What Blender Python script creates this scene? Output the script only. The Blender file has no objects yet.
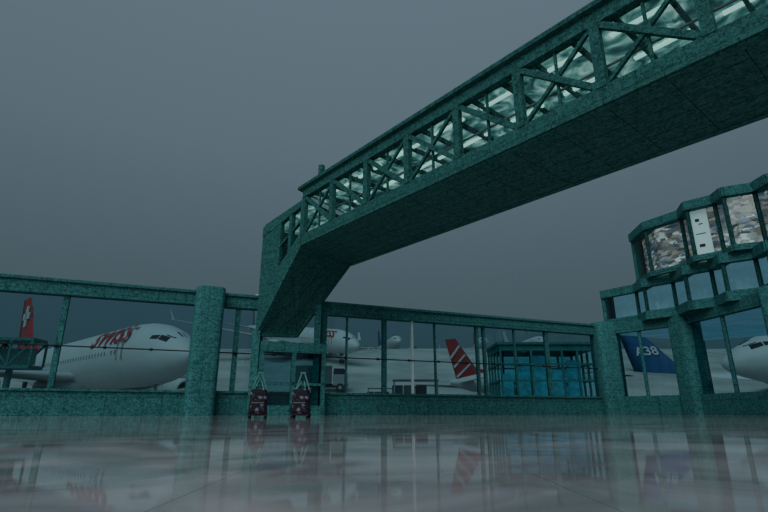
import bpy, bmesh, math, random
from mathutils import Vector, Matrix
random.seed(4)
H0=0.12
# ------------------------------------------------------------ materials
def newmat(name):
    m=bpy.data.materials.new(name); m.use_nodes=True
    nt=m.node_tree; b=nt.nodes["Principled BSDF"]; return m,nt,b
def setspec(b,v):
    b.inputs["Specular IOR Level"].default_value=v
def plain(name,col,rough=0.6,metal=0.0,emi=None,es=0.0,var=0.12,scale=6.0,spec=0.3):
    m,nt,b=newmat(name)
    tc=nt.nodes.new("ShaderNodeTexCoord"); n=nt.nodes.new("ShaderNodeTexNoise")
    n.inputs["Scale"].default_value=scale; n.inputs["Detail"].default_value=4
    nt.links.new(tc.outputs["Object"],n.inputs["Vector"])
    r=nt.nodes.new("ShaderNodeValToRGB")
    r.color_ramp.elements[0].position=0.3; r.color_ramp.elements[1].position=0.7
    r.color_ramp.elements[0].color=[c*(1-var) for c in col]+[1]
    r.color_ramp.elements[1].color=[min(1,c*(1+var)) for c in col]+[1]
    nt.links.new(n.outputs["Fac"],r.inputs["Fac"]); nt.links.new(r.outputs["Color"],b.inputs["Base Color"])
    b.inputs["Roughness"].default_value=rough; b.inputs["Metallic"].default_value=metal; setspec(b,spec)
    if emi:
        b.inputs["Emission Color"].default_value=list(emi)+[1]; b.inputs["Emission Strength"].default_value=es
    return m
def teal(name,dark,light,scale=26.0,grid=None,spec=0.1,wallgrid=False):
    m,nt,b=newmat(name)
    L=nt.links.new
    tc=nt.nodes.new("ShaderNodeTexCoord")
    n=nt.nodes.new("ShaderNodeTexNoise"); n.inputs["Scale"].default_value=scale; n.inputs["Detail"].default_value=3; n.inputs["Roughness"].default_value=0.85
    L(tc.outputs["Object"],n.inputs["Vector"])
    v=nt.nodes.new("ShaderNodeTexVoronoi"); v.inputs["Scale"].default_value=scale*.6; L(tc.outputs["Object"],v.inputs["Vector"])
    s=nt.nodes.new("ShaderNodeSeparateColor"); L(v.outputs["Color"],s.inputs[0])
    mx=nt.nodes.new("ShaderNodeMath"); mx.operation='MULTIPLY_ADD'; mx.inputs[1].default_value=0.15; L(s.outputs[0],mx.inputs[0])
    mm=nt.nodes.new("ShaderNodeMath"); mm.operation='MULTIPLY'; mm.inputs[1].default_value=0.85; L(n.outputs["Fac"],mm.inputs[0]); L(mm.outputs[0],mx.inputs[2])
    r=nt.nodes.new("ShaderNodeValToRGB"); r.color_ramp.elements[0].position=0.37; r.color_ramp.elements[1].position=0.64
    r.color_ramp.elements[0].color=list(dark)+[1]; r.color_ramp.elements[1].color=list(light)+[1]
    L(mx.outputs[0],r.inputs["Fac"]); out=r.outputs["Color"]
    if grid:
        br=nt.nodes.new("ShaderNodeTexBrick"); br.offset=0.0
        br.inputs["Color1"].default_value=(1,1,1,1); br.inputs["Color2"].default_value=(.93,.93,.93,1); k=.6 if wallgrid else .40; br.inputs["Mortar"].default_value=(k,k,k,1)
        br.inputs["Scale"].default_value=1.0; br.inputs["Mortar Size"].default_value=0.012
        br.inputs["Brick Width"].default_value=grid[0]; br.inputs["Row Height"].default_value=grid[1]
        if wallgrid:
            sp=nt.nodes.new("ShaderNodeSeparateXYZ"); L(tc.outputs["Object"],sp.inputs[0])
            ad=nt.nodes.new("ShaderNodeMath"); ad.operation='ADD'; L(sp.outputs[0],ad.inputs[0]); L(sp.outputs[1],ad.inputs[1])
            cb=nt.nodes.new("ShaderNodeCombineXYZ"); L(ad.outputs[0],cb.inputs[0]); L(sp.outputs[2],cb.inputs[1]); L(cb.outputs[0],br.inputs["Vector"])
        else: L(tc.outputs["Object"],br.inputs["Vector"])
        mix=nt.nodes.new("ShaderNodeMix"); mix.data_type='RGBA'; mix.blend_type='MULTIPLY'; mix.inputs["Factor"].default_value=1
        L(out,mix.inputs["A"]); L(br.outputs["Color"],mix.inputs["B"]); out=mix.outputs["Result"]
    L(out,b.inputs["Base Color"])
    b.inputs["Roughness"].default_value=0.75; setspec(b,spec)
    return m
def glass(name,tint,gl=0.08,rough=0.02):
    m=bpy.data.materials.new(name); m.use_nodes=True; nt=m.node_tree; nt.nodes.clear(); L=nt.links.new
    o=nt.nodes.new("ShaderNodeOutputMaterial"); t=nt.nodes.new("ShaderNodeBsdfTransparent"); g=nt.nodes.new("ShaderNodeBsdfGlossy")
    t.inputs["Color"].default_value=list(tint)+[1]; g.inputs["Roughness"].default_value=rough
    g.inputs["Color"].default_value=(.8,.9,.9,1)
    tc=nt.nodes.new("ShaderNodeTexCoord"); n=nt.nodes.new("ShaderNodeTexNoise"); n.inputs["Scale"].default_value=.35
    L(tc.outputs["Object"],n.inputs["Vector"])
    ma=nt.nodes.new("ShaderNodeMath"); ma.operation='MULTIPLY'; ma.inputs[1].default_value=gl*2; L(n.outputs["Fac"],ma.inputs[0])
    mx=nt.nodes.new("ShaderNodeMixShader"); L(ma.outputs[0],mx.inputs[0]); L(t.outputs[0],mx.inputs[1]); L(g.outputs[0],mx.inputs[2]); L(mx.outputs[0],o.inputs[0])
    return m
M_teal=teal("teal_render",(.016,.080,.083),(.085,.285,.278),grid=(.6,.6),wallgrid=True)
M_tealB=teal("teal_bridge_metal",(.015,.068,.065),(.068,.230,.212),grid=(.9,.45),wallgrid=True)
M_tealU=teal("teal_bridge_soffit",(.018,.080,.074),(.072,.225,.202),scale=22,grid=(1.2,.48))
M_white=plain("white_paint",(.50,.52,.52),.45,var=.05,scale=.6)
M_whitepost=plain("white_post_paint",(.75,.85,.85),.4,var=.05)
M_red=plain("red_paint",(.42,.03,.035),.45,var=.06)
M_blue=plain("blue_paint",(.025,.07,.20),.45,var=.06)
M_dark=plain("dark_rubber",(.02,.022,.025),.6)
M_grey=plain("grey_metal",(.22,.24,.25),.45)
M_wing=plain("wing_grey_paint",(.33,.36,.37),.45,var=.06,scale=.5)
M_cockpit=plain("cockpit_window_glass",(.015,.02,.025),.1,spec=.6)
M_glass=glass("tinted_wall_glass",(.38,.60,.66),.08)
M_glassc=glass("clear_bridge_glass",(.80,.94,.92),.07)
M_cyan=glass("cyan_pavilion_glass",(.50,.82,.90),.14)
M_navy=plain("navy_cargo_cover",(.03,.05,.08),.8)
M_conc=plain("concourse_cladding",(.07,.10,.11),.8,var=.4,scale=.5)
M_apron=plain("apron_concrete",(.40,.40,.38),.9,var=.24,scale=.12)
M_lamp=plain("strip_lamp_diffuser",(.6,.9,.8),.5,emi=(.6,1,.90),es=.70)

def streaks(name,sc,es):  # bright window reflections put into streaked colour and emission
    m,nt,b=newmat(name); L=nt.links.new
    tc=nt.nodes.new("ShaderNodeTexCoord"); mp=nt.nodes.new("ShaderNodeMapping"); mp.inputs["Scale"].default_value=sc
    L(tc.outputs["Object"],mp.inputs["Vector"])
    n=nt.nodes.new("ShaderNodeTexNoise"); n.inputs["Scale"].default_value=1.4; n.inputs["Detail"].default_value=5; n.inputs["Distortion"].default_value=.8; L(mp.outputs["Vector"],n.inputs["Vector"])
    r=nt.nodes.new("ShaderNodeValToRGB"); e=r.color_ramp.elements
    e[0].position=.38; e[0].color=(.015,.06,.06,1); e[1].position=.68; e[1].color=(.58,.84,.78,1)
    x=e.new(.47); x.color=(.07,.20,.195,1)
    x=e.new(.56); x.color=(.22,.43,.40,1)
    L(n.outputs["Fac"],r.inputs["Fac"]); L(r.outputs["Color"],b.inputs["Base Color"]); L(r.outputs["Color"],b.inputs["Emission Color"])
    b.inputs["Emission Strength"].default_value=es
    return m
M_streak=streaks("bridge_ceiling_light_streaks",(1.3,1.5,2),.46)
M_wallstreak=streaks("bridge_wall_light_streaks",(3.2,2,.35),.40)
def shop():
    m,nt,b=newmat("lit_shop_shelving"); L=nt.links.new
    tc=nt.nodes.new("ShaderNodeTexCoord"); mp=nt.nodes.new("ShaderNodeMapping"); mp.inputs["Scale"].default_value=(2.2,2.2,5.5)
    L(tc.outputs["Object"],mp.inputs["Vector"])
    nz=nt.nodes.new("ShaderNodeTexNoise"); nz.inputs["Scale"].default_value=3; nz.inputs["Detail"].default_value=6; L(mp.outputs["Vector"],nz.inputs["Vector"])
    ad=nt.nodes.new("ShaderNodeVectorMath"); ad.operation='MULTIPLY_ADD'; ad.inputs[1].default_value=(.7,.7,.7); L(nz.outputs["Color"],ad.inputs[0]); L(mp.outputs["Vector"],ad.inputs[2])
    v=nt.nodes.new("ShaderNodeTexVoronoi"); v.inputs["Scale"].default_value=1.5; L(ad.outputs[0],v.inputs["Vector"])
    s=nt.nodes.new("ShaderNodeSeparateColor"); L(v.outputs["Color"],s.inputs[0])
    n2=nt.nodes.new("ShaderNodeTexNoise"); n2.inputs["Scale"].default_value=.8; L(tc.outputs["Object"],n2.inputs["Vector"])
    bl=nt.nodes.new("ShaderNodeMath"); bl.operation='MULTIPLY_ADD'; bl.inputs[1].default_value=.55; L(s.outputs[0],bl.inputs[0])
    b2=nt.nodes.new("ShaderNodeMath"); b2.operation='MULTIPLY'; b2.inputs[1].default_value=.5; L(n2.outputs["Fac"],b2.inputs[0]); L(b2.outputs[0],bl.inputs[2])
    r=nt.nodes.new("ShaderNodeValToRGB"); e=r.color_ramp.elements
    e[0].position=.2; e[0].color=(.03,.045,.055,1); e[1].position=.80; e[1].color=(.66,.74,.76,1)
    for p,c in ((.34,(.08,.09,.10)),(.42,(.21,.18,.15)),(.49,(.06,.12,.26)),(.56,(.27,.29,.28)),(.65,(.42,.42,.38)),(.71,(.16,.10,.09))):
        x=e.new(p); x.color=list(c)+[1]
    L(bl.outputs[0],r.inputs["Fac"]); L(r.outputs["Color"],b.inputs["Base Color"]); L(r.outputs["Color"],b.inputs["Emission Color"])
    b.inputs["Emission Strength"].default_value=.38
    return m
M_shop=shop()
def bagmat():
    m,nt,b=newmat("suitcase_fabric"); L=nt.links.new
    tc=nt.nodes.new("ShaderNodeTexCoord"); v=nt.nodes.new("ShaderNodeTexVoronoi"); v.inputs["Scale"].default_value=22
    L(tc.outputs["Object"],v.inputs["Vector"]); s=nt.nodes.new("ShaderNodeSeparateColor"); L(v.outputs["Color"],s.inputs[0])
    r=nt.nodes.new("ShaderNodeValToRGB"); r.color_ramp.interpolation='CONSTANT'; e=r.color_ramp.elements
    e[0].color=(.012,.01,.018,1); e[1].position=.93; e[1].color=(.20,.2,.25,1)
    for p,c in ((.74,(.045,.018,.035)),(.84,(.05,.045,.09))):
        x=e.new(p); x.color=list(c)+[1]
    L(s.outputs[0],r.inputs["Fac"]); L(r.outputs["Color"],b.inputs["Base Color"]); b.inputs["Roughness"].default_value=.8
    return m
M_bag=bagmat()
def floormat():
    m,nt,b=newmat("polished_floor_tiles"); L=nt.links.new
    tc=nt.nodes.new("ShaderNodeTexCoord")
    n=nt.nodes.new("ShaderNodeTexNoise"); n.inputs["Scale"].default_value=1.6; n.inputs["Detail"].default_value=8; n.inputs["Distortion"].default_value=1.6; L(tc.outputs["Object"],n.inputs["Vector"])
    r=nt.nodes.new("ShaderNodeValToRGB"); e=r.color_ramp.elements
    e[0].position=.38; e[0].color=(.32,.305,.31,1); e[1].position=.66; e[1].color=(.66,.58,.58,1)
    L(n.outputs["Fac"],r.inputs["Fac"])
    mp=nt.nodes.new("ShaderNodeMapping"); mp.inputs["Location"].default_value=(.3,.12,0); L(tc.outputs["Object"],mp.inputs["Vector"])
    br=nt.nodes.new("ShaderNodeTexBrick"); br.offset=0; br.inputs["Color1"].default_value=(1,1,1,1); br.inputs["Color2"].default_value=(.86,.86,.88,1); br.inputs["Mortar"].default_value=(.72,.72,.72,1)
    br.inputs["Scale"].default_value=1; br.inputs["Brick Width"].default_value=.6; br.inputs["Row Height"].default_value=.6; br.inputs["Mortar Size"].default_value=.002
    L(mp.outputs[0],br.inputs["Vector"])
    mix=nt.nodes.new("ShaderNodeMix"); mix.data_type='RGBA'; mix.blend_type='MULTIPLY'; mix.inputs["Factor"].default_value=1
    L(r.outputs["Color"],mix.inputs["A"]); L(br.outputs["Color"],mix.inputs["B"]); L(mix.outputs["Result"],b.inputs["Base Color"])
    rr=nt.nodes.new("ShaderNodeMapRange"); rr.inputs["To Min"].default_value=.02; rr.inputs["To Max"].default_value=.07; L(n.outputs["Fac"],rr.inputs["Value"]); L(rr.outputs[0],b.inputs["Roughness"])
    b.inputs["IOR"].default_value=1.37
    return m
M_floor=floormat()

# ------------------------------------------------------------ mesh builder
class MB:
    def __init__(s): s.v=[]; s.f=[]; s.m=[]; s.sm=[]; s.mats=[]
    def mi(s,mat):
        if mat not in s.mats: s.mats.append(mat)
        return s.mats.index(mat)
    def add(s,vs,fs,mat,smooth=False):
        o=len(s.v); s.v+= [tuple(x) for x in vs]; k=s.mi(mat)
        for f in fs: s.f.append([o+i for i in f]); s.m.append(k); s.sm.append(smooth)
    def hexa(s,b,t,mat):
        s.add(list(b)+list(t),[(3,2,1,0),(4,5,6,7),(0,1,5,4),(1,2,6,5),(2,3,7,6),(3,0,4,7)],mat)
    def box(s,a,b,mat):
        x0,y0,z0=a; x1,y1,z1=b
        s.hexa([(x0,y0,z0),(x1,y0,z0),(x1,y1,z0),(x0,y1,z0)],[(x0,y0,z1),(x1,y0,z1),(x1,y1,z1),(x0,y1,z1)],mat)
    def beam(s,p,q,w,h,mat,up=(0,0,1)):
        p=Vector(p);q=Vector(q);d=(q-p).normalized();u=Vector(up)
        if abs(d.dot(u))>.98: u=Vector((0,1,0))
        r=d.cross(u).normalized()*w/2; u=r.cross(d).normalized()*h/2
        s.hexa([p-r-u,p+r-u,p+r+u,p-r+u],[q-r-u,q+r-u,q+r+u,q-r+u],mat)
    def rings(s,rings,mat,caps=True,smooth=True):
        n=len(rings[0]); vs=[x for r in rings for x in r]; fs=[]
        for i in range(len(rings)-1):
            for j in range(n): fs.append((i*n+j,i*n+(j+1)%n,(i+1)*n+(j+1)%n,(i+1)*n+j))
        s.add(vs,fs,mat,smooth)
        if caps:
            s.add(rings[0],[tuple(range(n))[::-1]],mat); s.add(rings[-1],[tuple(range(n))],mat)
    def cyl(s,p,q,r0,mat,r1=None,n=20):
        r1=r0 if r1 is None else r1
        s.tube([(p,r0),(q,r1)],mat,n)
    def tube(s,pts,mat,n=20,caps=True):
        P=[Vector(a) for a,_ in pts]; d=(P[-1]-P[0]).normalized()
        u=Vector((0,0,1)) if abs(d.z)<.9 else Vector((1,0,0))
        a=d.cross(u).normalized(); b=d.cross(a)
        s.rings([[c+a*r*math.cos(2*math.pi*i/n)+b*r*math.sin(2*math.pi*i/n) for i in range(n)] for c,(_,r) in zip(P,pts)],mat,caps)
    def build(s,name,loc=(0,0,0),rz=0,parent=None,scale=1,bevel=0,recalc=True):
        me=bpy.data.meshes.new(name); me.from_pydata(s.v,[],s.f); 
        for m in s.mats: me.materials.append(m)
        for p,k,sm in zip(me.polygons,s.m,s.sm): p.material_index=k; p.use_smooth=sm
        if recalc:
            bm=bmesh.new(); bm.from_mesh(me); bmesh.ops.recalc_face_normals(bm,faces=bm.faces); bm.to_mesh(me); bm.free()
        ob=bpy.data.objects.new(name,me); bpy.context.collection.objects.link(ob)
        ob.location=loc; ob.rotation_euler=(0,0,rz); ob.scale=(scale,)*3
        if parent: ob.parent=parent
        if bevel:
            bv=ob.modifiers.new("bevel",'BEVEL'); bv.width=bevel; bv.segments=2
        return ob
def empty(name,loc=(0,0,0),rz=0,scale=1):
    e=bpy.data.objects.new(name,None); bpy.context.collection.objects.link(e); e.location=loc; e.rotation_euler=(0,0,rz); e.scale=(scale,)*3; return e

# ------------------------------------------------------------ floor / apron
A0=Vector((-13.2,16.7)); W=Vector((.92,.392)).normalized(); WR=math.atan2(W.y,W.x); N=Vector((-W.y,W.x))
def wp(t,off=0): p=A0+W*t+N*off; return p
TE=27.2
b=MB()
l=wp(-14); c=wp(TE)
b.add([(-30,-8,0),(30,-8,0),(30,14,0),(18,14,0),(14.9,18.9,0),(14.3,23.9,0),(c.x,c.y,0),(l.x,l.y,0),(-30,l.y-2,0)],[tuple(range(9))],M_floor)
b.build("floor")
b=MB()   # apron: flat near the wall, rising far away
ys=[-10,12,30,50,60,75,100,125,240]; 
def gz(y): return -.02 if y<=50 else (min(y,125)-50)*.2-.02
xs=[-260,-120,-60,0,60,120,260]
vs=[(x,y,gz(y)) for y in ys for x in xs]; n=len(xs)
b.add(vs,[(j*n+i,j*n+i+1,(j+1)*n+i+1,(j+1)*n+i) for j in range(len(ys)-1) for i in range(n-1)],M_apron)
b.build("apron_ground",recalc=False)

# ------------------------------------------------------------ glazed wall
zs=.87; zh=4.08; zt=4.62
b=MB()
b.box((-14,-.18,0),(TE,.18,zs),M_teal); b.box((-14,-.25,zs-.08),(TE,.25,zs),M_teal)
b.box((-14,-.22,zh),(TE,.22,zt),M_teal); b.box((-14,-.3,zt-.1),(TE,.3,zt),M_teal)
b.build("wall_back",(A0.x,A0.y,0),WR)
b=MB()
for t in (-10,-6,-2,2.05,8.0,14.35,19.2,19.6,23.4):
    w=.09 if t not in (19.2,19.6) else .05
    b.box((t-w,-.1,zs),(t+w,.1,zh),M_teal)
b.box((11.25,-.2,0),(11.65,.2,zh),M_teal); b.box((8.75,-.2,0),(9.0,.2,zh),M_teal)
for t in (12.6,16.9,21.4): b.box((t-.035,-.06,zs),(t+.035,.06,zh),M_teal)
b.box((15.66,-.12,zs),(15.74,.0,zh),M_whitepost)
b.cyl((-14,-.14,2.30),(TE,-.14,2.30),.022,M_dark,n=8)
t=-13
while t<TE-.3: b.cyl((t-.05,-.14,2.3),(t+.05,-.14,2.3),.05,M_dark,n=8); t+=1.5
b.build("window_frame",(A0.x,A0.y,0),WR)
b=MB(); b.add([(-14,0,zs),(TE,0,zs),(TE,0,zh),(-14,0,zh)],[(0,1,2,3)],M_glass); b.build("window_1",(A0.x,A0.y,0),WR)
def column(p,r=.54,top=4.72,rz=WR):
    b=MB(); n=48
    def ring(z,k):
        out=[]
        for i in range(n):
            a=2*math.pi*i/n; c,s=math.cos(a),math.sin(a); e=2/4.5
            out.append((k*r*math.copysign(abs(c)**e,c),k*r*math.copysign(abs(s)**e,s),z))
        return out
    b.rings([ring(0,1),ring(top-.04,1),ring(top,.95)],M_teal)
    return b.build("pillar",(p[0],p[1],0),rz)
column(wp(6.85,-.3)); column((11.85,27.1),.58,rz=.1); column((14.4,23.9),.56,rz=.2); column((15.1,18.7),rz=.5); column(wp(-9,-.3))

# vestibule doors below the stair
b=MB()
x0,x1,yf=8.85,11.5,-.75
for x in (x0,x1-.18,(x0+x1)/2-.07): b.box((x,yf,0),(x+.16,yf+.16,2.75),M_teal)
b.box((x0,yf-.02,2.35),(x1,-.1,2.75),M_teal); b.box((x0,yf,0),(x1,yf+.14,.35),M_teal)
b.box((x0,yf,1.1),(x1,yf+.1,1.2),M_teal)
b.box((x0,yf+.16,0),(x0+.1,-.1,2.4),M_teal); b.box((x1-.1,yf+.16,0),(x1,-.1,2.4),M_teal)
b.add([(x0,yf+.06,.35),(x1,yf+.06,.35),(x1,yf+.06,2.35),(x0,yf+.06,2.35)],[(0,1,2,3)],M_glass)
b.build("door_1",(A0.x,A0.y,0),WR)

# ------------------------------------------------------------ overhead bridge
P1=Vector((-3.13,18.13)); BR=math.atan2(-.765,.644); LN=26.; WD=2.87; zb=6.12; zt2=8.5; SK=-.81
b=MB()
def bx(y0,y1,z0,z1,mat,x1=LN,ov=0):
    s0=SK*y0/WD-ov; s1=SK*y1/WD-ov
    b.hexa([(s0,y0,z0),(x1,y0,z0),(x1,y1,z0),(s1,y1,z0)],[(s0,y0,z1),(x1,y0,z1),(x1,y1,z1),(s1,y1,z1)],mat)
bx(0,WD,zb,zb+.12,M_tealU); bx(.05,WD-.05,zb+.12,zb+.2,M_grey)
bx(-.08,.12,zb-.02,zb+.48,M_tealB); bx(WD-.12,WD+.08,zb-.02,zb+.48,M_tealB)
bx(-.10,.14,zt2-.36,zt2,M_tealB); bx(WD-.14,WD+.10,zt2-.36,zt2,M_tealB)
bx(-.22,WD+.22,zt2,zt2+.12,M_tealB,ov=.25)
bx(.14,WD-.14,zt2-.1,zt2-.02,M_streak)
bx(-.13,-.08,zb+.02,zb+.1,M_tealU)
b.cyl((.2,.3,zb+1.15),(LN,.3,zb+1.15),.03,M_grey,n=8); b.cyl((.2,WD-.3,zb+1.15),(LN,WD-.3,zb+1.15),.03,M_grey,n=8)
for yy in (.8,2.0):
    x=.6
    while x<LN-1.3: b.box((x,yy-.05,zt2-.17),(x+1.25,yy+.05,zt2-.11),M_lamp); x+=1.9
x=.3
while x<LN-.5: b.box((x,.16,zt2-.24),(x+.08,WD-.16,zt2-.1),M_tealB); x+=1.0
i=0; x=-.3
while x<LN-1:
    wdt=(.9,1.5,.6,1.9)[i%4]; b.box((x,WD-.24,zb+.25),(x+wdt,WD-.20,zt2-.4),M_wallstreak); x+=wdt+(.25,.5,.2)[i%3]; i+=1  # added glowing panels, light streaks painted into their colour
zl,zu=zb+.46,zt2-.34
nb=13; L_=LN/nb
for side,y in ((0,-.02),(1,WD+.02)):
    for i in range(nb+1):
        x=min(max(i*L_,.1),LN-.1)
        if side and i==0: x=SK+.1
        b.box((x-.11,y-.08,zl),(x+.11,y+.08,zu),M_tealB)
        if i<nb:
            b.box((x+L_/2-.03,y+.02,zl),(x+L_/2+.03,y+.08,zu),M_tealB)
            a=(x+.05,y,zl); c=(x+L_-.05,y,zu); a2=(x+.05,y,zu); c2=(x+L_-.05,y,zl)
            b.beam(a2,c2,.13,.14,M_tealB)
            if i%3!=1: b.beam(a,c,.08,.09,M_tealB)
for y in (.1,WD-.1):
    b.add([(0,y,zl),(LN,y,zl),(LN,y,zu),(0,y,zu)],[(0,1,2,3)],M_glassc)
b.box((LN-.1,0,zb),(LN,WD,zt2),M_tealB)
b.cyl((1.0,.1,zt2),(1.0,.1,zt2+.7),.12,M_tealB,n=12)
b.box((21.6,.5,0),(23,2.4,zb),M_teal)
b.build("jet_bridge",(P1.x,P1.y,0),BR)

# ------------------------------------------------------------ stair enclosure down to wall
A=(-3.13,18.13);B=(-1.46,20.6);C=(-3.6,20.75);D=(-5.0,19.75)
def q(p,z): return (p[0],p[1],z)
def lerp(p,r,t): return (p[0]+(r[0]-p[0])*t,p[1]+(r[1]-p[1])*t)
b=MB()
za,zd=6.1,2.95; ta,td=8.0,7.5
b.hexa([q(A,za),q(B,za),q(C,zd+.1),q(D,zd)],[q(A,za+.2),q(B,za+.2),q(C,zd+.3),q(D,zd+.2)],M_tealU)
b.hexa([q(A,ta),q(B,ta),q(C,td),q(D,td)],[q(A,ta+.15),q(B,ta+.15),q(C,td+.15),q(D,td+.15)],M_tealB)
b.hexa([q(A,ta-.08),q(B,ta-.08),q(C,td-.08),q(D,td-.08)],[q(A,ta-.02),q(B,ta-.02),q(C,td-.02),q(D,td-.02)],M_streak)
def side(P,Q,zp,zq,tp,tq,glz):
    def Z(t,f): return (zp+(zq-zp)*t)*(1-f)+(tp+(tq-tp)*t)*f
    def strip(t0,t1,f0,f1,mat,th=.07):
        p=Vector(lerp(P,Q,t0));r=Vector(lerp(P,Q,t1)); d=(r-p).normalized(); nn=Vector((-d.y,d.x))*th
        z=[Z(t0,f0),Z(t1,f0),Z(t0,f1),Z(t1,f1)]
        b.hexa([(p.x-nn.x,p.y-nn.y,z[0]),(r.x-nn.x,r.y-nn.y,z[1]),(r.x+nn.x,r.y+nn.y,z[1]),(p.x+nn.x,p.y+nn.y,z[0])],
               [(p.x-nn.x,p.y-nn.y,z[2]),(r.x-nn.x,r.y-nn.y,z[3]),(r.x+nn.x,r.y+nn.y,z[3]),(p.x+nn.x,p.y+nn.y,z[2])],mat)
    strip(0,1,0,.16,M_tealB,.1); strip(0,1,.90,1,M_tealB,.1)
    strip(glz,1,.16,.90,M_tealB,.08)
    strip(0,glz,.16,.34,M_tealB,.08)
    k=2
    for i in range(k+1):
        t=glz*i/k; strip(max(0,t-.035),t+.035,.16,.90,M_tealB,.09)
    strip(0,glz,.60,.63,M_tealB,.06)
    p=lerp(P,Q,0);r=lerp(P,Q,glz)
    b.add([(p[0],p[1],Z(0,.16)),(r[0],r[1],Z(glz,.16)),(r[0],r[1],Z(glz,.90)),(p[0],p[1],Z(0,.90))],[(0,1,2,3)],M_glassc)
side(A,D,za,zd,ta,td,.55); side(B,C,za,zd+.1,ta,td,.55); side(D,C,zd,zd+.1,td,td,.0)
for i in range(14):
    t0=.08+i*.062
    a1=lerp(A,D,t0);a2=lerp(B,C,t0);c1=lerp(A,D,t0+.062);c2=lerp(B,C,t0+.062); z=za+.62+(zd-za)*t0
    b.hexa([q(a1,z-.1),q(a2,z-.1),q(c2,z-.1),q(c1,z-.1)],[q(a1,z),q(a2,z),q(c2,z),q(c1,z)],M_grey)
b.beam(q(D,0),q(D,zd+.3),.3,.3,M_teal,up=(1,0,0)); 
b.beam(q(lerp(B,C,.6),0),q(lerp(B,C,.6),4.4),.26,.26,M_teal,up=(1,0,0))
b.build("stair_enclosure")

# ------------------------------------------------------------ stepped terminal building
T1=[(11.85,27.4),(14.3,23.9),(14.9,18.9),(19.5,14.8)]
T2=[(12.2,27.3),(13.3,25.75),(13.2,24.7),(14.1,23.7),(13.9,22.3),(14.6,21.5),(14.4,20.4),(15.3,19.7),(15.1,18.7),(16.4,18.0),(16.3,17),(18,16),(20,14.5)]
T3=[(13.5,25.7),(13.3,23.9),(14.2,22.3),(13.9,21.3),(14.7,20.55),(14.6,19.8),(15.6,19.3),(15.6,18.5),(16.8,17.9),(16.8,17.0),(18.2,16.2),(20.2,15)]
bt=MB(); bg=MB(); bs=MB()
def seg(Bd,p,r,z0,z1,th,mat,e=0):
    p=Vector(p);r=Vector(r);d=(r-p).normalized();nn=Vector((-d.y,d.x))*th; p=p-d*e; r=r+d*e
    Bd.hexa([(*(p-nn),z0),(*(r-nn),z0),(*(r+nn),z0),(*(p+nn),z0)],[(*(p-nn),z1),(*(r-nn),z1),(*(r+nn),z1),(*(p+nn),z1)],mat)
def facade(T,z0,z1,lo,hi,gm,post=.09,sub=1.3,eps=0):
    for i in range(len(T)-1):
        p,r=T[i],T[i+1]; ln=(Vector(r)-Vector(p)).length
        seg(bt,p,r,z0,z0+lo,.14,M_teal,.05); seg(bt,p,r,z1-hi,z1,.16,M_teal,.06)
        k=max(1,round(ln/sub)) if ln<3 else max(1,round(ln/2.2))
        for j in range(k+1):
            c=lerp(p,r,j/k); bt.cyl((c[0],c[1],z0+lo),(c[0],c[1],z1-hi),post,M_teal,n=8)
        bg.add([(*p,z0+lo),(*r,z0+lo),(*r,z1-hi),(*p,z1-hi)],[(0,1,2,3)],gm)
def slab(T,z,th,back):
    poly=list(T)+back; n=len(poly)
    bt.add([(*p,z) for p in poly]+[(*p,z+th) for p in poly],[tuple(range(n))[::-1],tuple(range(n,2*n))]+[(i,(i+1)%n,n+(i+1)%n,n+i) for i in range(n)],M_tealU)
facade(T1,0,4.62,.87,.54,M_glass)
facade(T2,4.5,6.55,.42,.42,M_glassc,.09,2.4)
facade(T3,6.5,9.35,.25,.42,M_glassc,.09,2.4)
bk=[(26,15),(26,26),(20,32),(13.5,29.5)]
slab(T2,4.45,.16,bk); slab(T2,6.42,.14,bk); slab(T3,9.2,.14,[(26,15),(26,25),(20,29.5),(15,27.5)])
M_pale=plain("pale_interior_glow",(.30,.42,.50),.8,var=.45,scale=.9,emi=(.20,.40,.54),es=.26)  # emission stands in for the brightness of the pale windows
cl=[(12.4,27.2),(14.6,23.9),(15.2,19.0),(19.6,15.1),(25.6,15.4),(25.6,25.8),(19.9,31.5),(13.8,29.1)]; n=len(cl)
bs.add([(*p,4.36) for p in cl]+[(*p,4.44) for p in cl],[tuple(range(n))[::-1],tuple(range(n,2*n))]+[(i,(i+1)%n,n+(i+1)%n,n+i) for i in range(n)],M_pale)  # glowing ceiling added to brighten the ground-floor windows
off=[(x+.9,y+.6) for x,y in T3]
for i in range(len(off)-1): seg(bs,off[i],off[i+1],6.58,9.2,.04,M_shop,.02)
seg(bs,T3[0],(15,27.5),6.56,9.2,.1,M_teal)
off=[(x+1.0,y+.8) for x,y in T2]
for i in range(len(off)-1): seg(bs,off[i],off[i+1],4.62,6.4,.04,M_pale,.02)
seg(bs,T2[0],(13.5,29.5),4.6,6.4,.1,M_teal)
for p in bk+[(20,22)]: bt.cyl((p[0],p[1],0),(p[0],p[1],9.2 if p!=bk[-1] and p!=bk[-2] else 6.5),.35,M_teal)
TB=empty("terminal_building")
bt.build("frame",parent=TB); bg.build("glazing",parent=TB); bs.build("interior_partitions",parent=TB)
b=MB(); p,r=T3[3],T3[4]; p=(p[0]+.12,p[1]+.14); r=(r[0]+.12,r[1]+.14)
M_poster=plain("poster_white",(.6,.7,.75),.6,emi=(.6,.75,.8),es=.25,var=.03)
seg(b,lerp(p,r,.05),lerp(p,r,.65),6.8,8.9,.02,M_poster)
for z,h,a0,a1 in ((8.35,.14,.2,.35),(8.2,.05,.3,.45),(7.15,.14,.2,.4),(7.75,.04,.15,.5)):
    seg(b,lerp(p,r,a0),lerp(p,r,a1),z,z+h,.03,M_dark)
b.build("poster",parent=TB)

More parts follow.
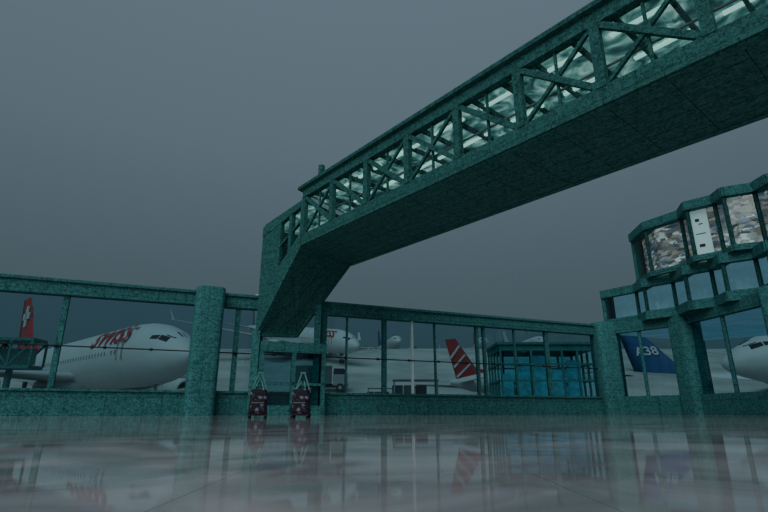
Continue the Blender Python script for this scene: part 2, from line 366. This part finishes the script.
# ------------------------------------------------------------ airliner
def text_mesh(s,off=.02):
    cu=bpy.data.curves.new("t",'FONT'); cu.body=s; cu.size=1; cu.resolution_u=3; cu.offset=off
    o=bpy.data.objects.new("t",cu); bpy.context.collection.objects.link(o); bpy.context.view_layer.update()
    dg=bpy.context.evaluated_depsgraph_get(); me=bpy.data.meshes.new_from_object(o.evaluated_get(dg))
    bpy.data.objects.remove(o)
    bm=bmesh.new(); bm.from_mesh(me)      # subdivide so the letters can wrap the fuselage
    bmesh.ops.triangulate(bm,faces=bm.faces[:])
    for _ in range(2):
        bmesh.ops.subdivide_edges(bm,edges=[e for e in bm.edges if e.calc_length()>.08],cuts=1,use_grid_fill=False)
        bmesh.ops.triangulate(bm,faces=bm.faces[:])
    bm.to_mesh(me); bm.free(); return me
def airliner(nose,heading,scale,finmat,text=None,textmat=None,fintext=None,cross=False,stripes=False,z=0,pitch=0):
    root=empty("airliner",(nose[0],nose[1],z),heading,scale); root.rotation_euler=(0,pitch,heading)
    b=MB(); R=2.82
    prof=[(0,4.35,.05),(-.25,4.36,.5),(-.8,4.42,.95),(-1.8,4.55,1.45),(-3.2,4.7,2.0),(-5,4.85,2.45),(-7,4.95,2.7),(-9.5,5,R),(-25,5,R),(-40,5,R),(-45,5.2,2.6),(-50,5.65,2.0),(-54,6.15,1.3),(-57,6.55,.75),(-58.5,6.8,.35)]
    n=36
    b.rings([[(x,r*math.cos(2*math.pi*i/n),zc+r*math.sin(2*math.pi*i/n)) for i in range(n)] for x,zc,r in prof],M_white)
    b.rings([[(x,r*1.15*math.cos(2*math.pi*i/20),2.9+r*.55*math.sin(2*math.pi*i/20)) for i in range(20)] for x,r in ((-18,.3),(-20,1.8),(-24,2.6),(-31,2.6),(-35,1.8),(-37,.3))],M_wing)
    def foil(root_,tip,mat,nseg=5):
        rr=[]
        for k in range(nseg+1):
            t=k/nseg; le=[root_[0][i]+(tip[0][i]-root_[0][i])*t for i in range(3)]; ch=root_[1]+(tip[1]-root_[1])*t; th=root_[2]+(tip[2]-root_[2])*t
            ring=[]
            for u,w in ((0,0),(.05,.5),(.3,1),(.65,.65),(1,0.02),(.65,-.4),(.3,-.6),(.05,-.4)):
                ring.append((le[0]-u*ch,le[1],le[2]+w*th) if root_[3]=='h' else (le[0]-u*ch,le[1]+w*th,le[2]))
            rr.append(ring)
        b.rings(rr,mat)
    for s in (1,-1):
        foil(((-19,s*2.2,3.5),11.5,.75,'h'),((-25.5,s*10,4.1),7.5,.5,'h'),M_wing)
        foil(((-25.5,s*10,4.1),7.5,.5,'h'),((-38,s*29,6.2),2.4,.15,'h'),M_wing)
        foil(((-38,s*29,6.2),2.4,.12,'h'),((-40,s*29.6,8.6),1.0,.06,'h'),M_white)
        foil(((-50.5,s*1.2,6.4),5.5,.3,'h'),((-57,s*9.6,7.4),2.2,.1,'h'),M_wing)
        ex,ey,ez=-19.5,s*9.6,2.35
        b.rings([[(ex-dx,ey+r*math.cos(2*math.pi*i/24),ez+r*math.sin(2*math.pi*i/24)) for i in range(24)] for dx,r in ((1.2,1.05),(.05,1.15),(-.15,1.28),(.2,1.48),(1.5,1.6),(3.2,1.5),(4.6,1.2),(5.2,1.05))],M_white,caps=False)
        b.tube([((ex-1.2,ey,ez),1.06),((ex-1.25,ey,ez),1.06)],M_dark); b.tube([((ex-.5,ey,ez),.05),((ex-1.2,ey,ez),.4)],M_grey)
        b.tube([((ex-5.1,ey,ez),1.04),((ex-6.6,ey,ez),.35)],M_grey)
        b.hexa([(ex-1.6,ey-.15,ez+1.4),(ex-7,ey-.15,ez+1.2),(ex-7,ey+.15,ez+1.2),(ex-1.6,ey+.15,ez+1.4)],[(ex-4,ey-.12,ez+2.1),(ex-10,ey-.12,ez+2.1),(ex-10,ey+.12,ez+2.1),(ex-4,ey+.12,ez+2.1)],M_wing)
        x=-8.5
        while x>-45:
            if abs(x+10)>.6 and abs(x+25)>.6:
                b.box((x-.12,s*(R-.10) if s>0 else -R-.02,4.85),(x+.12,s*(R+.02) if s>0 else -(R-.10),5.18),M_grey)
            x-=.75
        for x in (-7.6,-25,-43):
            yy=R+.015
            for dx in (-.5,.5): b.box((x+dx-.03,min(s*(yy-.35),s*yy),4.3),(x+dx+.03,max(s*(yy-.35),s*yy),5.9),M_wing)
        def surf(x,a):
            for k in range(len(prof)-1):
                if prof[k][0]>=x>=prof[k+1][0]:
                    t=(x-prof[k][0])/(prof[k+1][0]-prof[k][0]); zc=prof[k][1]+(prof[k+1][1]-prof[k][1])*t; r=prof[k][2]+(prof[k+1][2]-prof[k][2])*t
                    return (x,s*(r+.03)*math.cos(a),zc+(r+.03)*math.sin(a))
        for x0,x1,a0,a1,c0,c1 in ((-1.75,-2.7,1.0,1.5,.9,1.5),(-2.1,-3.0,.58,.92,.58,.82),(-3.1,-3.9,.56,.80,.50,.66)):
            b.add([surf(x0,a0),surf(x0,a1),surf(x1,c1),surf(x1,c0)],[(0,1,2,3)],M_cockpit)
        b.cyl((-28.5,s*4.3,3.2),(-28.5,s*4.3,.8),.22,M_grey,n=10)
        for dx in (-.8,.8):
            for dy in (-.45,.45): b.cyl((-28.5+dx,s*4.3+dy-.2,.65),(-28.5+dx,s*4.3+dy+.2,.65),.65,M_dark,n=18)
    b.cyl((-6,0,2.8),(-6,0,.6),.14,M_grey,n=10)
    for dy in (-.35,.35): b.cyl((-6,dy-.14,.5),(-6,dy+.14,.5),.5,M_dark,n=18)
    foil(((-45.5,0,7.3),10.2,.32,'v'),((-54,0,17.2),4.2,.12,'v'),finmat,6)
    foil(((-41.5,0,7.7),6,.12,'v'),((-47.5,0,9.6),2,.08,'v'),finmat,2)
    if cross:
        for s in (.36,-.36):
            b.box((-53.9,min(s,s*.5),12.4),(-52.9,max(s,s*.5),15.6),M_white); b.box((-55,min(s,s*.5),13.5),(-51.8,max(s,s*.5),14.5),M_white)
    if stripes:
        for s in (.40,-.40):
            for k in range(3):
                zz=9.8+k*2.4; le=-45.5-(zz-7.3)*.859; ch=10.2-(zz-7.3)*.606
                b.hexa([(le-ch*.2,min(s,0),zz+.6),(le-ch*.9,min(s,0),zz-2.2),(le-ch*.9,max(s,0),zz-2.2),(le-ch*.2,max(s,0),zz+.6)],
                       [(le-ch*.25,min(s,0),zz+.85),(le-ch*.92,min(s,0),zz-1.85),(le-ch*.92,max(s,0),zz-1.85),(le-ch*.25,max(s,0),zz+.85)],M_white)
    b.build("airframe",parent=root)
    if text:
        for s in (-1,1):
            me=text_mesh(text); w=max(v.co.x for v in me.vertices)
            for v in me.vertices:
                u=v.co.x/w*8.6; a=.30+v.co.y*.92
                x=(-15.2+u) if s<0 else (-6.6-u)
                v.co=(x,s*(R+.06)*math.cos(a),5+(R+.06)*math.sin(a))
            me.materials.append(textmat); o=bpy.data.objects.new("lettering",me); bpy.context.collection.objects.link(o); o.parent=root
    if fintext:
        for s in (-1,1):
            me=text_mesh(fintext); w=max(v.co.x for v in me.vertices)
            for v in me.vertices:
                u=v.co.x/w*4.4; zz=v.co.y*2.6
                x=(-55.0+u-zz*.3) if s<0 else (-50.6-u-zz*.3)
                v.co=(x,s*.4,12+zz)
            me.materials.append(M_white); o=bpy.data.objects.new("fin_lettering",me); bpy.context.collection.objects.link(o); o.parent=root
    return root
airliner((-16.2,43),math.atan2(-.675,.738),1.08,M_red,"SWISS",M_red,cross=True)
airliner((-4.6,86),math.radians(-50),.76,M_white,"SWISS",M_red,z=gz(86)+.3,pitch=.155)
airliner((24.8,69.6),math.radians(43),.42,M_red,stripes=True,z=gz(69.6)-.2,pitch=-.145)
airliner((75.2,62),math.radians(-28),.72,M_blue,fintext="A38",z=0)
airliner((27.8,42),math.radians(172),.9,M_white,z=0)
airliner((4,130),math.radians(-80),.6,M_blue,z=gz(130))
airliner((26,130),math.radians(-95),.55,M_red,z=gz(130))
airliner((42,131),math.radians(-85),.6,M_white,z=gz(130))

# ------------------------------------------------------------ glass pavilion
b=MB(); ph=5.7
for i in range(7):
    x=i*8/6
    for y in (0,5): b.box((x-.08,y-.08,0),(x+.08,y+.08,ph),M_teal)
for y in (1.25,2.5,3.75):
    for x in (0,8): b.box((x-.08,y-.08,0),(x+.08,y+.08,ph),M_teal)
for z,h in ((0,.9),(2.6,.14),(4.0,.12),(ph-.5,.5)):
    for y in (0,5): b.box((-.1,y-.1,z),(8.1,y+.1,z+h),M_teal)
    for x in (0,8): b.box((x-.1,0,z),(x+.1,5,z+h),M_teal)
b.box((-.3,-.3,ph),(8.3,5.3,ph+.2),M_teal)
for y in (.02,4.98): b.add([(0,y,.9),(8,y,.9),(8,y,ph-.5),(0,y,ph-.5)],[(0,1,2,3)],M_cyan)
M_cp=plain("cyan_interior_glow",(.26,.42,.48),.6,var=.8,scale=1.6,emi=(.22,.42,.50),es=.17)  # emission added to make the pavilion windows look bright
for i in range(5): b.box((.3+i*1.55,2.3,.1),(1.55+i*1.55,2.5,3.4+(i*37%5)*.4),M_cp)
b.build("glass_pavilion",(10.1,44,0),0)

# distant concourse (low, dark)
b=MB()
b.box((-30,0,0),(60,12,4.2),M_conc); b.box((-31,-1,4.2),(61,13,4.8),M_conc)
for i in range(30): b.box((-29.5+i*2.9,-.12,1.2),(-27.6+i*2.9,0,3.4),M_navy)
for i in range(6): b.cyl((-25+i*14,6,4.8),(-25+i*14,6,7),.4,M_conc,n=10)
b.build("concourse_building",(-20,172,gz(160)),0)

# far docked passenger bridge, left
b=MB()
b.box((0,0,3.1),(9,1.8,3.35),M_teal); b.box((0,0,5.1),(9,1.8,5.3),M_teal)
for i in range(7):
    x=i*1.5
    for y in (0,1.8):
        b.box((x-.07,y-.06,3.3),(x+.07,y+.06,5.1),M_teal)
        if i<6: b.beam((x,y,3.3 if i%2 else 5.1),(x+1.5,y,5.1 if i%2 else 3.3),.1,.12,M_teal)
b.box((.1,.85,3.4),(8.9,.9,4.6),M_tealU)
for x in (1.5,7.2): b.cyl((x,.9,0),(x,.9,3.1),.22,M_teal,n=12); b.box((x-.6,.2,0),(x+.6,1.6,.25),M_teal)
b.build("passenger_boarding_bridge",(-34.6,36,0),math.radians(5))

# ------------------------------------------------------------ ground vehicles
def wheels(b,xs,w,r):
    for x in xs:
        for y in (-w,w): b.cyl((x,y-.14,r),(x,y+.14,r),r,M_dark,n=16); b.cyl((x,y-.16,r),(x,y+.16,r),r*.45,M_grey,n=10)
def tractor(loc,rz):
    b=MB(); b.box((-1.5,-.75,.4),(1.5,.75,1.0),M_navy); b.box((.3,-.7,1.0),(1.4,.7,1.25),M_navy)
    for x in (-1.2,.1):
        for y in (-.65,.65): b.box((x-.05,y-.05,1),(x+.05,y+.05,2.0),M_dark)
    b.box((-1.35,-.75,2.0),(.25,.75,2.1),M_grey); b.box((-.9,-.5,1),(-.5,.5,1.5),M_dark); b.beam((.2,0,1),(-.1,0,1.5),.06,.06,M_dark)
    wheels(b,(-.95,.95),.7,.36); b.build("baggage_tractor",(loc[0],loc[1],0),rz,bevel=.03)
def cart(loc,rz):
    b=MB(); b.box((-1.4,-.8,.5),(1.4,.8,.65),M_grey)
    for x in (-1.35,1.35):
        for y in (-.75,.75): b.box((x-.04,y-.04,.6),(x+.04,y+.04,2),M_grey)
    b.box((-1.45,-.85,2),(1.45,.85,2.08),M_grey)
    for i in range(7):
        x=-1.15+(i%4)*.75; z=.66+(i//4)*.55
        b.box((x-.33,-.55,z),(x+.33,.5,z+.5),random.choice([M_navy,M_conc,M_dark,M_navy]))
    b.beam((1.4,0,.5),(2.2,0,.45),.08,.08,M_grey); wheels(b,(-.9,.9),.65,.28)
    b.build("baggage_cart",(loc[0],loc[1],0),rz,bevel=.02)
def truck(loc,rz,mat,z=0):
    b=MB(); b.box((-3.2,-1.1,.9),(1.2,1.1,3.0),mat); b.box((1.35,-1.1,.7),(3.1,1.1,2.0),M_grey)
    b.hexa([(1.35,-1.1,2),(3.1,-1.1,2),(3.1,1.1,2),(1.35,1.1,2)],[(1.4,-1,2.7),(2.6,-1,2.7),(2.6,1,2.7),(1.4,1,2.7)],M_cockpit)
    b.box((-3.2,-.6,.55),(3.1,.6,.9),M_dark); b.box((3.1,-1,.7),(3.2,1,1.0),M_grey); wheels(b,(-2.1,2.2),1.0,.48)
    b.build("service_truck",(loc[0],loc[1],z),rz,bevel=.04)
tractor((3.4,52),.1); cart((-.2,51.6),.05); cart((2.0,33),.0)
for o in bpy.data.objects:
    if o.name.startswith("baggage_") and o.location.y>50: o.location.z=gz(o.location.y)
truck((-7.5,62),.1,M_conc,gz(62))

# ------------------------------------------------------------ suitcases
def suitcase(loc,rz):
    root=empty("suitcase",loc,rz)
    bm=bmesh.new(); bmesh.ops.create_cube(bm,size=1)
    for v in bm.verts:
        v.co.x*=.36*(1 if v.co.z<0 else .86); v.co.y*=.24; v.co.z=v.co.z*.50+.30
    bmesh.ops.bevel(bm,geom=bm.edges[:],offset=.07,segments=4,affect='EDGES',profile=.6)
    me=bpy.data.meshes.new("shell"); bm.to_mesh(me); bm.free(); me.materials.append(M_bag)
    o=bpy.data.objects.new("shell",me); bpy.context.collection.objects.link(o); o.parent=root
    b=MB()
    b.box((-.13,-.15,.12),(.13,-.118,.34),M_bag); b.box((-.12,-.153,.28),(.12,-.148,.292),M_grey)
    for s in (-1,1):
        b.cyl((s*.15-.025,.06,.045),(s*.15+.025,.06,.045),.045,M_dark,n=14); b.cyl((s*.15-.02,-.07,.04),(s*.15+.02,-.07,.04),.04,M_dark,n=14)
        b.box((s*.15-.03,-.1,.05),(s*.15+.03,.09,.09),M_dark)
        b.beam((s*.16,.07,.48),(s*.03,.07,.86),.026,.026,M_tealP,up=(0,1,0))
        b.beam((s*.09,-.05,.53),(s*.03,.05,.70),.018,.018,M_tealP,up=(0,1,0))
    b.box((-.055,.045,.85),(.055,.095,.88),M_tealP)
    b.beam((-.07,-.02,.58),(.07,-.02,.58),.03,.02,M_dark)
    for s in (-1,1): b.beam((s*.07,-.02,.53),(s*.07,-.02,.59),.02,.02,M_dark)
    b.build("fittings",parent=root)
M_tealP=plain("teal_handle_metal",(.10,.28,.26),.6,var=.1)
suitcase((-2.46,10.2,0),.15); suitcase((-1.63,10.25,0),-.1)

# ------------------------------------------------------------ world, light, camera
w=bpy.data.worlds.new("overcast_sky"); bpy.context.scene.world=w; w.use_nodes=True; nt=w.node_tree; L=nt.links.new
bgd=nt.nodes["Background"]; tc=nt.nodes.new("ShaderNodeTexCoord"); sp=nt.nodes.new("ShaderNodeSeparateXYZ"); r=nt.nodes.new("ShaderNodeValToRGB")
L(tc.outputs["Generated"],sp.inputs[0]); L(sp.outputs["Z"],r.inputs["Fac"]); L(r.outputs["Color"],bgd.inputs["Color"])
e=r.color_ramp.elements; e[0].position=0; e[0].color=(.050,.076,.091,1); e[1].position=.8; e[1].color=(.116,.166,.204,1)
x=e.new(.25); x.color=(.068,.101,.121,1)
x=e.new(.5); x.color=(.100,.144,.173,1)
bgd.inputs["Strength"].default_value=1.08
s=bpy.data.lights.new("overcast_sun",'SUN'); s.energy=1.35; s.angle=math.radians(50); s.color=(.93,1,1)
so=bpy.data.objects.new("overcast_sun",s); bpy.context.collection.objects.link(so); so.location=(0,0,30)
so.rotation_euler=Vector((.35,1,-.95)).to_track_quat('-Z','Y').to_euler()
cam=bpy.data.cameras.new("camera"); cam.lens=500/768*36; cam.sensor_width=36; cam.clip_start=.02; cam.clip_end=800
co=bpy.data.objects.new("camera",cam); bpy.context.collection.objects.link(co); co.location=(0,0,H0)
co.rotation_euler=(math.radians(90+17.3),0,0); bpy.context.scene.camera=co
